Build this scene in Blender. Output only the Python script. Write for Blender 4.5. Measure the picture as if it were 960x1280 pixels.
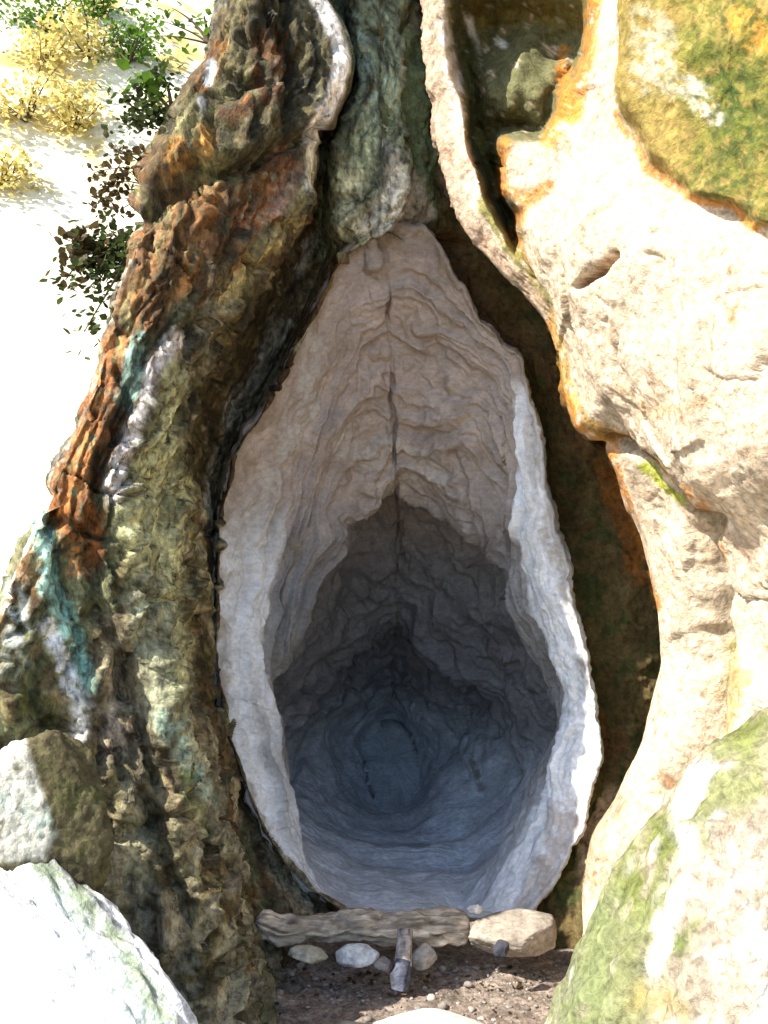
import bpy, bmesh, math, random
import numpy as np
from mathutils import Vector, Matrix

# ------------------------------------------------------------------ camera, sky, sun, exposure
for o in list(bpy.data.objects):
    bpy.data.objects.remove(o)
SC = bpy.context.scene
COL = SC.collection
CAMZ = 1.6
cam = bpy.data.cameras.new('camera')
cam.sensor_fit = 'VERTICAL'
cam.angle = 2 * math.atan(0.5)
cam.clip_start = 0.05
cam.clip_end = 3000
cam_o = bpy.data.objects.new('camera', cam)
cam_o.location = (0, 0, CAMZ)
cam_o.rotation_euler = (math.radians(90), 0, 0)
COL.objects.link(cam_o)
SC.camera = cam_o

SUN_DIR = Vector((-0.61, -0.33, 0.72)).normalized()      # towards the sun
W = bpy.data.worlds.new('World')
SC.world = W
W.use_nodes = True
nt = W.node_tree
sky = nt.nodes.new('ShaderNodeTexSky')
sky.sky_type = 'NISHITA'
sky.sun_disc = False
sky.sun_elevation = math.asin(SUN_DIR.z)
sky.sun_rotation = math.atan2(SUN_DIR.x, SUN_DIR.y)
bg = nt.nodes['Background']
bg.inputs['Strength'].default_value = 0.15
nt.links.new(sky.outputs[0], bg.inputs['Color'])
sl = bpy.data.lights.new('sun', 'SUN')
sl.energy = 4.6
sl.angle = math.radians(0.5)
sl.color = (1.0, 0.94, 0.84)
so = bpy.data.objects.new('sun', sl)
so.rotation_euler = SUN_DIR.to_track_quat('Z', 'Y').to_euler()
so.location = (-6, -4, 9)
COL.objects.link(so)
vs = SC.view_settings
vs.view_transform = 'Standard'
vs.look = 'None'
vs.gamma = 1.0
vs.exposure = 1.35
vs.use_curve_mapping = False

# ------------------------------------------------------------------ maths helpers
rng = np.random.default_rng(7)
PERM = rng.permutation(512)
PERM = np.concatenate([PERM, PERM, PERM])
GR = rng.normal(size=(512, 3))
GR /= np.linalg.norm(GR, axis=1)[:, None]

def perlin(p):
    p = np.asarray(p, float)
    i = np.floor(p).astype(np.int64)
    f = p - i
    i &= 511
    w = f * f * f * (f * (f * 6 - 15) + 10)
    r = 0
    for dx in (0, 1):
        for dy in (0, 1):
            for dz in (0, 1):
                h = PERM[PERM[PERM[(i[..., 0] + dx) & 511] + ((i[..., 1] + dy) & 511)] % 512 + ((i[..., 2] + dz) & 511)] % 512
                g = GR[h]
                d = g[..., 0] * (f[..., 0] - dx) + g[..., 1] * (f[..., 1] - dy) + g[..., 2] * (f[..., 2] - dz)
                wx = w[..., 0] if dx else 1 - w[..., 0]
                wy = w[..., 1] if dy else 1 - w[..., 1]
                wz = w[..., 2] if dz else 1 - w[..., 2]
                r = r + d * wx * wy * wz
    return r * 1.5

def fbm(p, octv=4, gain=0.5, off=0.0):
    p = np.asarray(p, float) + off
    a, s, t = 1.0, 0, 0
    for k in range(octv):
        s = s + a * perlin(p + k * 17.3)
        t += a
        p = p * 2.03
        a *= gain
    return s / t * 1.6

def ridged(p, octv=4, gain=0.5, off=0.0):
    p = np.asarray(p, float) + off
    a, s, t = 1.0, 0, 0
    for k in range(octv):
        s = s + a * (1 - 2.2 * np.abs(perlin(p + k * 13.7)))
        t += a
        p = p * 2.07
        a *= gain
    return s / t

def sstep(a, b, x):
    t = np.clip((x - a) / (b - a), 0, 1)
    return t * t * (3 - 2 * t)

def lin(r, g, b):
    c = np.array([r, g, b], float) / 255
    return np.where(c <= 0.04045, c / 12.92, ((c + 0.055) / 1.055) ** 2.4)

F = 1280.0
def P(u, v, d):
    """a point of the place: u, v = bearing as seen from the path, d = metres into the gully"""
    u, v, d = np.broadcast_arrays(np.asarray(u, float), np.asarray(v, float), np.asarray(d, float))
    return np.stack([(u - 480) / F * d, d, CAMZ - (v - 640) / F * d], -1)

def uv_of(p):
    return 480 + p[..., 0] / p[..., 1] * F, 640 - (p[..., 2] - CAMZ) / p[..., 1] * F

def seg_dist(u, v, pts, closed=False):
    pts = np.asarray(pts, float)
    n = len(pts)
    best = np.full(u.shape, 1e9)
    for i in range(n if closed else n - 1):
        a, b = pts[i], pts[(i + 1) % n]
        d = b - a
        t = np.clip(((u - a[0]) * d[0] + (v - a[1]) * d[1]) / max(d @ d, 1e-9), 0, 1)
        best = np.minimum(best, np.hypot(u - a[0] - t * d[0], v - a[1] - t * d[1]))
    return best

def poly_sd(u, v, pts):
    """signed distance, positive inside"""
    pts = np.asarray(pts, float)
    ins = np.zeros(u.shape, bool)
    n = len(pts)
    for i in range(n):
        x0, y0 = pts[i]
        x1, y1 = pts[(i + 1) % n]
        if y0 == y1:
            continue
        c = ((v < y0) != (v < y1)) & (u < (x1 - x0) * (v - y0) / (y1 - y0) + x0)
        ins ^= c
    return np.where(ins, 1, -1) * seg_dist(u, v, pts, True)

def blur(a, r, axis):
    if r < 1:
        return a
    k = np.exp(-0.5 * (np.arange(-2 * r, 2 * r + 1) / (r * 0.8)) ** 2)
    k /= k.sum()
    pad = [(0, 0)] * a.ndim
    pad[axis] = (2 * r, 2 * r)
    b = np.pad(a, pad, mode='edge')
    out = 0
    n = a.shape[axis]
    for i, w in enumerate(k):
        sl_ = [slice(None)] * a.ndim
        sl_[axis] = slice(i, i + n)
        out = out + w * b[tuple(sl_)]
    return out

def grid_normals(p, flip=False):
    du = np.gradient(p, axis=1)
    dv = np.gradient(p, axis=0)
    n = np.cross(du, dv)
    n /= np.linalg.norm(n, axis=-1)[..., None] + 1e-12
    return -n if flip else n

# ------------------------------------------------------------------ object helpers
def mesh_obj(name, verts, faces, mat, parent=None, col=None, smooth=True):
    me = bpy.data.meshes.new(name)
    verts = np.asarray(verts, np.float32).reshape(-1, 3)
    faces = np.asarray(faces, np.int32)
    me.vertices.add(len(verts))
    me.vertices.foreach_set('co', verts.ravel())
    k = faces.shape[1]
    me.loops.add(faces.size)
    me.loops.foreach_set('vertex_index', faces.ravel())
    me.polygons.add(len(faces))
    me.polygons.foreach_set('loop_start', np.arange(0, faces.size, k, dtype=np.int32))
    me.polygons.foreach_set('loop_total', np.full(len(faces), k, np.int32))
    me.polygons.foreach_set('use_smooth', np.full(len(faces), smooth))
    me.update(calc_edges=True)
    if col is not None:
        ca = me.color_attributes.new('rock_colour', 'FLOAT_COLOR', 'POINT')
        c4 = np.ones((len(verts), 4), np.float32)
        c4[:, :3] = np.asarray(col).reshape(-1, 3)
        ca.data.foreach_set('color', c4.ravel())
    me.materials.append(mat)
    o = bpy.data.objects.new(name, me)
    COL.objects.link(o)
    o.parent = parent
    return o

def grid_faces(r, c, wrap=False):
    i = np.arange(r - 1)[:, None]
    j = np.arange(c if wrap else c - 1)[None, :]
    a = i * c + j
    b = i * c + (j + 1) % c
    return np.stack([a, b, b + c, a + c], -1).reshape(-1, 4)

def tag(o, label=None, cat=None, group=None, kind=None):
    if label: o['label'] = label
    if cat: o['category'] = cat
    if group: o['group'] = group
    if kind: o['kind'] = kind
    return o

def empty(name, loc=(0, 0, 0)):
    o = bpy.data.objects.new(name, None)
    o.location = loc
    COL.objects.link(o)
    return o

# ------------------------------------------------------------------ materials
def rock_mat(name, grain=55.0, bump=0.5, bdist=0.012, rough=0.85, var=0.55, spec=0.25, stretch=(1, 1, 1), use_attr=True, base=(0.3, 0.27, 0.2)):
    m = bpy.data.materials.new(name)
    m.use_nodes = True
    t = m.node_tree
    N, L = t.nodes, t.links
    b = N['Principled BSDF']
    b.inputs['Roughness'].default_value = rough
    b.inputs['Specular IOR Level'].default_value = spec
    tc = N.new('ShaderNodeTexCoord')
    mp = N.new('ShaderNodeMapping')
    mp.inputs['Scale'].default_value = stretch
    L.new(tc.outputs['Object'], mp.inputs['Vector'])
    n1 = N.new('ShaderNodeTexNoise')
    n1.inputs['Scale'].default_value = grain
    n1.inputs['Detail'].default_value = 7
    n1.inputs['Roughness'].default_value = 0.68
    n1.inputs['Distortion'].default_value = 0.4
    L.new(mp.outputs[0], n1.inputs['Vector'])
    n2 = N.new('ShaderNodeTexNoise')
    n2.inputs['Scale'].default_value = grain * 0.22
    n2.inputs['Detail'].default_value = 6
    n2.inputs['Roughness'].default_value = 0.6
    L.new(mp.outputs[0], n2.inputs['Vector'])
    mr = N.new('ShaderNodeMapRange')
    mr.inputs['From Min'].default_value = 0.32
    mr.inputs['From Max'].default_value = 0.68
    mr.inputs['To Min'].default_value = 1 - var
    mr.inputs['To Max'].default_value = 1 + var * 0.75
    L.new(n1.outputs['Fac'], mr.inputs['Value'])
    mr2 = N.new('ShaderNodeMapRange')
    mr2.inputs['From Min'].default_value = 0.35
    mr2.inputs['From Max'].default_value = 0.65
    mr2.inputs['To Min'].default_value = 1 - var * 0.4
    mr2.inputs['To Max'].default_value = 1 + var * 0.3
    L.new(n2.outputs['Fac'], mr2.inputs['Value'])
    mu = N.new('ShaderNodeMath')
    mu.operation = 'MULTIPLY'
    L.new(mr.outputs[0], mu.inputs[0])
    L.new(mr2.outputs[0], mu.inputs[1])
    vm = N.new('ShaderNodeVectorMath')
    vm.operation = 'SCALE'
    if use_attr:
        at = N.new('ShaderNodeAttribute')
        at.attribute_name = 'rock_colour'
        L.new(at.outputs['Color'], vm.inputs[0])
    else:
        vm.inputs[0].default_value = base
    L.new(mu.outputs[0], vm.inputs['Scale'])
    L.new(vm.outputs[0], b.inputs['Base Color'])
    ad = N.new('ShaderNodeMath')
    ad.operation = 'MULTIPLY_ADD'
    ad.inputs[1].default_value = 2.0
    L.new(n2.outputs['Fac'], ad.inputs[0])
    L.new(n1.outputs['Fac'], ad.inputs[2])
    bp = N.new('ShaderNodeBump')
    bp.inputs['Strength'].default_value = bump
    bp.inputs['Distance'].default_value = bdist
    L.new(ad.outputs[0], bp.inputs['Height'])
    L.new(bp.outputs[0], b.inputs['Normal'])
    return m

M_LEFT = rock_mat('mossy_stained_limestone', 40, 0.9, 0.016, 0.8, 0.85, 0.3, (1.0, 1.0, 0.7))
M_RIGHT = rock_mat('cream_limestone', 44, 0.8, 0.014, 0.9, 0.5, 0.2)
M_CAVE = rock_mat('carved_grey_limestone', 60, 0.5, 0.008, 0.9, 0.25, 0.2, (0.6, 1, 1))
M_BOULDER = rock_mat('boulder_limestone', 42, 0.8, 0.015, 0.9, 0.55, 0.2)
M_GROUND = rock_mat('brown_dirt', 60, 0.9, 0.015, 0.95, 0.6, 0.1)
M_HILL = rock_mat('sunlit_dry_slope', 5, 0.4, 0.05, 0.95, 0.3, 0.1)
M_STONE = rock_mat('loose_stone', 50, 0.6, 0.008, 0.9, 0.4, 0.2)
M_WOOD = rock_mat('weathered_log', 60, 0.9, 0.01, 0.85, 0.6, 0.2, (0.18, 1, 1))

def leaf_mat(name, c, trans=0.4):
    m = bpy.data.materials.new(name)
    m.use_nodes = True
    t = m.node_tree
    N, L = t.nodes, t.links
    b = N['Principled BSDF']
    b.inputs['Roughness'].default_value = 0.6
    b.inputs['Specular IOR Level'].default_value = 0.3
    g = N.new('ShaderNodeNewGeometry')
    r = N.new('ShaderNodeMapRange')
    r.inputs['To Min'].default_value = 0.55
    r.inputs['To Max'].default_value = 1.35
    L.new(g.outputs['Random Per Island'], r.inputs['Value'])
    v = N.new('ShaderNodeVectorMath')
    v.operation = 'SCALE'
    v.inputs[0].default_value = c
    L.new(r.outputs[0], v.inputs['Scale'])
    L.new(v.outputs[0], b.inputs['Base Color'])
    tr = N.new('ShaderNodeBsdfTranslucent')
    L.new(v.outputs[0], tr.inputs['Color'])
    mx = N.new('ShaderNodeMixShader')
    mx.inputs[0].default_value = trans
    L.new(b.outputs[0], mx.inputs[1])
    L.new(tr.outputs[0], mx.inputs[2])
    L.new(mx.outputs[0], N['Material Output'].inputs['Surface'])
    return m

M_LEAF_DARK = leaf_mat('dark_green_leaf', (0.05, 0.075, 0.02))
M_LEAF_GREEN = leaf_mat('fresh_green_leaf', (0.10, 0.20, 0.02), 0.5)
M_LEAF_DRY = leaf_mat('dry_ochre_leaf', (0.66, 0.56, 0.20))
M_LEAF_BROWN = leaf_mat('withered_brown_leaf', (0.085, 0.06, 0.022))
M_TWIG = rock_mat('twig_bark', 90, 0.5, 0.004, 0.9, 0.4, 0.1, use_attr=False, base=(0.10, 0.075, 0.05))

# ------------------------------------------------------------------ colour painting (mineral, moss and lichen patches, some painted light)
def paint(col, u, v, pos, patches):
    """col (n,3); patch = (kind, points, width/feather, colour, strength, ragged, breakup)"""
    n_a = fbm(np.stack([u / 38, v / 60, pos[..., 1] * 3], -1), 4)
    n_b = fbm(np.stack([u / 38 + 90, v / 60, pos[..., 1] * 3], -1), 4)
    n_c = fbm(np.stack([u / 13, v / 19, pos[..., 1] * 8 + 40], -1), 4, 0.6)
    for (kind, pts, fe, c, st, rag, brk) in patches:
        uu, vv = u + n_a * rag, v + n_b * rag
        if kind == 'line':
            d = seg_dist(uu, vv, pts)
            m = 1 - sstep(fe * 0.45, fe * 1.1, d)
        else:
            m = sstep(-fe, fe, poly_sd(uu, vv, pts))
        if brk > 0:
            m = m * sstep(-0.15, 0.2, n_c + (1 - brk) * 0.9 - 0.35 + 0.25 * (m - 0.5))
        m = np.clip(m * st, 0, 1)[..., None]
        col = col * (1 - m) + np.asarray(c) * m
    return col

# palette (albedo)
OLIVE = (0.115, 0.088, 0.036)
DARKMOSS = (0.045, 0.045, 0.015)
BROWN = (0.095, 0.052, 0.02)
RUST = (0.25, 0.105, 0.04)
PINK = (0.36, 0.20, 0.14)
CREAM = (0.50, 0.43, 0.29)
SAGE = (0.36, 0.35, 0.20)
WHITE = (0.72, 0.70, 0.64)
TEAL = (0.30, 0.46, 0.38)
MOSS = (0.10, 0.13, 0.02)
BRIGHTMOSS = (0.23, 0.27, 0.035)
OCHRE = (0.42, 0.24, 0.035)
ORANGE = (0.50, 0.20, 0.03)
GREENGREY = (0.10, 0.12, 0.075)

def kv(rows, keys, smooth=4):
    k = np.array(keys, float)
    return blur(np.stack([np.interp(rows, k[:, 0], k[:, i]) for i in range(1, k.shape[1])], -1), smooth, 0)

ROWS = np.concatenate([np.arange(-520, -24, 14), np.arange(-24, 1300, 2.9), np.arange(1300, 1420, 10)])

# rims of the cave mouth: v, u, depth
RIM_L = [(-520, 468, 4.1), (0, 470, 3.86), (200, 474, 3.86), (276, 478, 3.92), (290, 452, 4.06), (315, 430, 4.05), (350, 412, 4.05), (380, 398, 4.05),
         (450, 362, 4.03), (500, 336, 4.02), (570, 292, 4.0), (650, 273, 4.0), (800, 268, 3.97), (860, 272, 3.95), (920, 285, 3.94),
         (1000, 312, 3.92), (1060, 342, 3.9), (1110, 385, 3.88), (1143, 437, 3.87), (1420, 437, 3.87)]
RIM_R = [(-520, 468, 4.1), (0, 470, 3.86), (200, 474, 3.86), (276, 478, 3.92), (284, 530, 4.06), (320, 555, 4.05), (350, 572, 4.05), (400, 598, 4.04),
         (436, 636, 4.02), (450, 652, 4.0), (480, 658, 4.0), (540, 672, 4.0), (600, 679, 4.0), (640, 690, 4.0), (680, 701, 3.99), (740, 712, 3.97),
         (800, 727, 3.95), (870, 742, 3.93), (935, 752, 3.92), (1000, 738, 3.9), (1080, 705, 3.88), (1143, 660, 3.87), (1420, 655, 3.87)]

def facets(p, aniso, n, off, tilt, seed):
    """break a surface into flat angular chips: nearest of n seed points gives each chip a height and a tilt"""
    rg = np.random.default_rng(seed)
    f = p.reshape(-1, 3)
    pw = f + .05 * np.stack([fbm(f * 4, 2, .5, k) for k in (3, 13, 23)], -1)
    pw = pw * aniso
    cidx = rg.choice(len(f), n, replace=False)
    c = pw[cidx]
    near = np.empty(len(f), np.int32)
    c2 = (c * c).sum(1)
    for i in range(0, len(f), 8000):
        d = c2[None] - 2 * pw[i:i + 8000] @ c.T
        near[i:i + 8000] = d.argmin(1)
    tl = rg.normal(size=(n, 3)) * tilt
    o_ = rg.uniform(-1, 1, n) * off
    d = ((f - f[cidx][near]) * tl[near]).sum(1)
    return (o_[near] + np.clip(d, -2.2 * off, 2.2 * off)).reshape(p.shape[:-1])

def sheet(curves, counts, sm_u=3, sm_v=3):
    """horizontal plan profiles joined into one rock sheet; curves: list of (rows,2) arrays of u, depth"""
    P3 = [P(c[:, 0], ROWS, c[:, 1]) for c in curves]
    out = []
    for i in range(len(P3) - 1):
        t = np.linspace(0, 1, counts[i], endpoint=(i == len(P3) - 2))[None, :, None]
        out.append(P3[i][:, None] * (1 - t) + P3[i + 1][:, None] * t)
    g = np.concatenate(out, 1)
    g = blur(blur(g, sm_u, 1), sm_v, 0)
    return g

# ------------------------------------------------------------------ LEFT CLIFF
rimL = kv(ROWS, [(k[0] + (16 if 270 < k[0] < 292 else 0), k[1], k[2]) for k in RIM_L], 1)
LS = kv(ROWS, [(-520, 430, 3.9), (-150, 315, 3.75), (0, 274, 3.62), (60, 264, 3.55), (110, 242, 3.5), (150, 212, 3.45), (200, 206, 3.4), (240, 190, 3.35), (272, 168, 3.25),
                (330, 160, 3.2), (370, 148, 3.18), (420, 133, 3.15), (470, 118, 3.12), (530, 98, 3.08), (620, 58, 3.0), (660, 42, 2.98), (720, 18, 2.95),
                (760, -2, 2.92), (850, -50, 2.88), (1000, -60, 2.85), (1420, -60, 2.85)], 2)
LB = LS.copy()
LB[:, 0] += 130
LB[:, 1] += 2.6
LB0 = LS.copy()
LB0[:, 0] += 22
LB0[:, 1] += 0.5
LR = kv(ROWS, [(-520, 440, 3.7), (-150, 350, 3.6), (0, 325, 3.5), (200, 275, 3.34), (300, 250, 3.28), (430, 208, 3.22), (520, 170, 3.15), (610, 146, 3.08), (700, 160, 3.08),
               (800, 188, 3.12), (930, 215, 3.12), (1060, 235, 3.08), (1150, 250, 3.02), (1280, 270, 2.98), (1420, 285, 2.95)])
LL = kv(ROWS, [(-520, 436, 3.75), (-150, 380, 3.68), (-30, 388, 3.62), (0, 396, 3.6), (40, 421, 3.6), (75, 431, 3.6), (110, 424, 3.6), (150, 402, 3.6), (175, 386, 3.58), (200, 390, 3.58),
               (250, 380, 3.58), (330, 322, 3.56), (430, 270, 3.52), (520, 236, 3.48), (600, 232, 3.5), (700, 246, 3.52), (850, 256, 3.55),
               (950, 266, 3.55), (1060, 284, 3.52), (1150, 292, 3.46), (1280, 320, 3.25), (1420, 345, 3.15)], 2)
u1 = LL[:, 0] + np.interp(ROWS, [-500, 0, 110, 250, 400, 520, 700, 1000, 1150], [8, 0, 4, 12, 14, 6, 4, 5, 12])
d1 = LL[:, 1] + np.interp(ROWS, [-500, 110, 250, 600, 1000, 1150, 1280], [0.55, 0.65, 0.66, 0.42, 0.28, 0.2, 0.15])
LG = np.stack([u1, d1], -1)
cu = np.interp(ROWS, [-520, 0, 100, 200, 290, 320, 450, 600, 800, 1000, 1143, 1420], [445, 432, 444, 412, 404, 410, 352, 272, 264, 305, 405, 425])
cd = np.interp(ROWS, [-520, 100, 200, 300, 450, 600, 800, 1000, 1143, 1420], [4.3, 4.32, 4.34, 4.42, 4.42, 4.25, 4.08, 4.02, 3.95, 3.9])
LC = np.stack([cu, cd], -1)
RL0 = rimL.copy()
wb = fbm(np.stack([ROWS / 30, 0 * ROWS, 0 * ROWS + 3], -1), 4, .6)
on = np.interp(ROWS, [285, 310, 1130, 1150], [0, 1, 1, 0])
RL0[:, 0] += on * (3 + 6 * wb) + np.interp(ROWS, [-520, 270, 296], [34, 34, 0])
RL0[:, 1] += np.where(on > 0, -0.05 * on, 0) + (1 - on) * .05
LW = (LC + RL0) / 2
tw = np.interp(ROWS, [285, 315], [1, 0])
LW[:, 0] = LW[:, 0] * (1 - tw) + (LC[:, 0] + 9) * tw
LW[:, 1] = LW[:, 1] * (1 - tw) + 3.97 * tw
RLb = RL0.copy()
RLb[:, 0] -= 3
RLb[:, 1] += 0.16
gl = sheet([LB, LB0, LS, LR, LL, LG, LC, LW, RL0, RLb], [24, 24, 42, 62, 34, 24, 14, 24, 10], 2, 2)
u, v = uv_of(gl)
N_ = grid_normals(gl)
if (N_[200, 150] @ np.array([0, -1, 0])) < 0:
    N_ = -N_
# layers follow the form of the buttress: cross = distance across the layers, along = down them
q = gl.copy()
cross = np.cumsum(np.concatenate([np.zeros((gl.shape[0], 1)), np.linalg.norm(np.diff(gl, axis=1), axis=-1)], 1), 1)
jS = 48
cross = (cross - cross[:, jS:jS + 1]) / np.maximum(cross[:, -70:-69] - cross[:, jS:jS + 1], .2)
cross = cross * 1.15
alongz = q[..., 2]
sk = np.stack([cross * 1.3, 0.15 * q[..., 1], alongz * 0.33], -1)
fr = sstep(4.25, 3.6, gl[..., 1])
wv = 0.10 * fbm(np.stack([cross * 2, 0 * cross, alongz * 1.1], -1), 4, .5, 8) + 0.03 * fbm(q * 9, 3, .55, 18)
lay = (cross + wv)
def saw(x, hard=.18):
    f = x - np.floor(x)
    return np.where(f < 1 - hard, f / (1 - hard), (1 - f) / hard) - .5
brk = fbm(np.stack([cross * 3, 0 * cross, alongz * 1.6], -1), 3, .5, 28)
dis = 0.05 * fbm(q * np.array([2.2, 2.2, 1.4]), 4, .45) 
dis += 0.06 * saw(lay * 5.2, .3) * (0.6 + .8 * brk) + 0.032 * saw(lay * 13 + 2 * brk, .25) * (.6 + .8 * fbm(q * 3, 2, .5, 38))
dis += 0.020 * ridged(sk * 9, 3, 0.55, 3.1) + 0.010 * ridged(q * 20, 3, 0.6, 2) + 0.005 * fbm(q * 48, 2, 0.6)
qc = np.stack([cross, 0 * cross, alongz], -1)
rimf = sstep(0, 20, seg_dist(u, v, np.stack([rimL[:, 0], ROWS], -1)[::6]))
dis += facets(qc, np.array([1.0, 1, .28]), 420, .013, .3, 3) * (.4 + .6 * fr)
dis += facets(qc, np.array([1.0, 1, .4]), 2600, .003, .25, 4) * (.4 + .6 * fr)
dis *= .35 + .65 * rimf
# cross fractures that break the layers into blocks
blk = ridged(np.stack([cross * 1.2, 0 * cross, alongz * 3.2 + cross * 1.2], -1) + .25 * fbm(q * 4, 2)[..., None], 2, .4, 14)
dis -= 0.05 * sstep(.80, .97, blk)
dis *= 0.45 + 0.55 * fr
dis *= 1 - 0.55 * np.exp(-(seg_dist(u, v, np.stack([LS[:, 0], ROWS], -1)[::8]) / 22) ** 2)
dis *= 1 - 0.75 * np.exp(-(seg_dist(u, v, [(396, 0), (421, 40), (430, 75), (424, 110), (402, 150), (386, 178), (388, 230)]) / 14) ** 2)
nz = 10 * fbm(q * 6, 3)
def groove(u, v, pts, w, depth):
    d = seg_dist(u + nz, v + nz * 0.7, pts)
    return -depth * np.exp(-(d / w) ** 2)
# big cross joint, and overhanging block above it
dis += groove(u, v, [(165, 285), (200, 245), (250, 222), (300, 208), (350, 185), (395, 165)], 9, 0.10)
dis += 0.07 * sstep(-25, 10, poly_sd(u, v, [(170, 265), (205, 235), (250, 212), (300, 198), (350, 175), (385, 160), (390, 120), (330, 120), (250, 150), (200, 200)]))
dis += groove(u, v, [(150, 470), (140, 540), (118, 600), (112, 680), (135, 780), (175, 900), (200, 980)], 8, 0.06)
dis += groove(u, v, [(355, -60), (362, 60), (355, 130), (345, 175)], 8, 0.07)
dis += groove(u, v, [(60, 620), (75, 720), (110, 830), (120, 930)], 9, 0.06)
dis += groove(u, v, [(230, 450), (245, 560), (225, 640), (240, 760), (245, 860)], 7, 0.035)
dis += groove(u, v, [(180, 990), (215, 1090), (245, 1160), (300, 1230)], 8, 0.06)
dis += groove(u, v, [(210, 960), (260, 1060), (300, 1120)], 6, 0.04)
dis += 0.035 * np.exp(-(seg_dist(u + nz, v, [(212, 430), (180, 500), (150, 575), (150, 640), (178, 740), (200, 850), (215, 930)]) / 26) ** 2)
# the thin pale edge beside the slot stands proud
dis += 0.03 * np.exp(-(seg_dist(u, v, [(396, 0), (421, 40), (430, 75), (424, 110), (402, 150), (386, 178)]) / 9) ** 2)
gl = gl + N_ * dis[..., None]
u, v = uv_of(gl)
cn = fbm(sk * 6, 5, 0.6, 5)[..., None]
cn2 = fbm(sk * 15, 4, 0.6, 25)[..., None]
idx = np.floor(lay * 15 + 3 * brk + .6 * fbm(q * 12, 3)).astype(int) % 64
pal = np.array([(0.16, 0.13, 0.075), (0.22, 0.19, 0.12), (0.11, 0.075, 0.035), (0.30, 0.28, 0.19), (0.15, 0.125, 0.06), (0.20, 0.12, 0.06), (0.36, 0.34, 0.27), (0.13, 0.13, 0.07)])
cl = pal[np.random.default_rng(12).integers(0, 8, 64)][idx]
cl = cl * (1 + .45 * cn)
m_ = sstep(0, .35, cn2) * .6
cl = cl * (1 - m_) + np.array(BROWN) * m_
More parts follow.
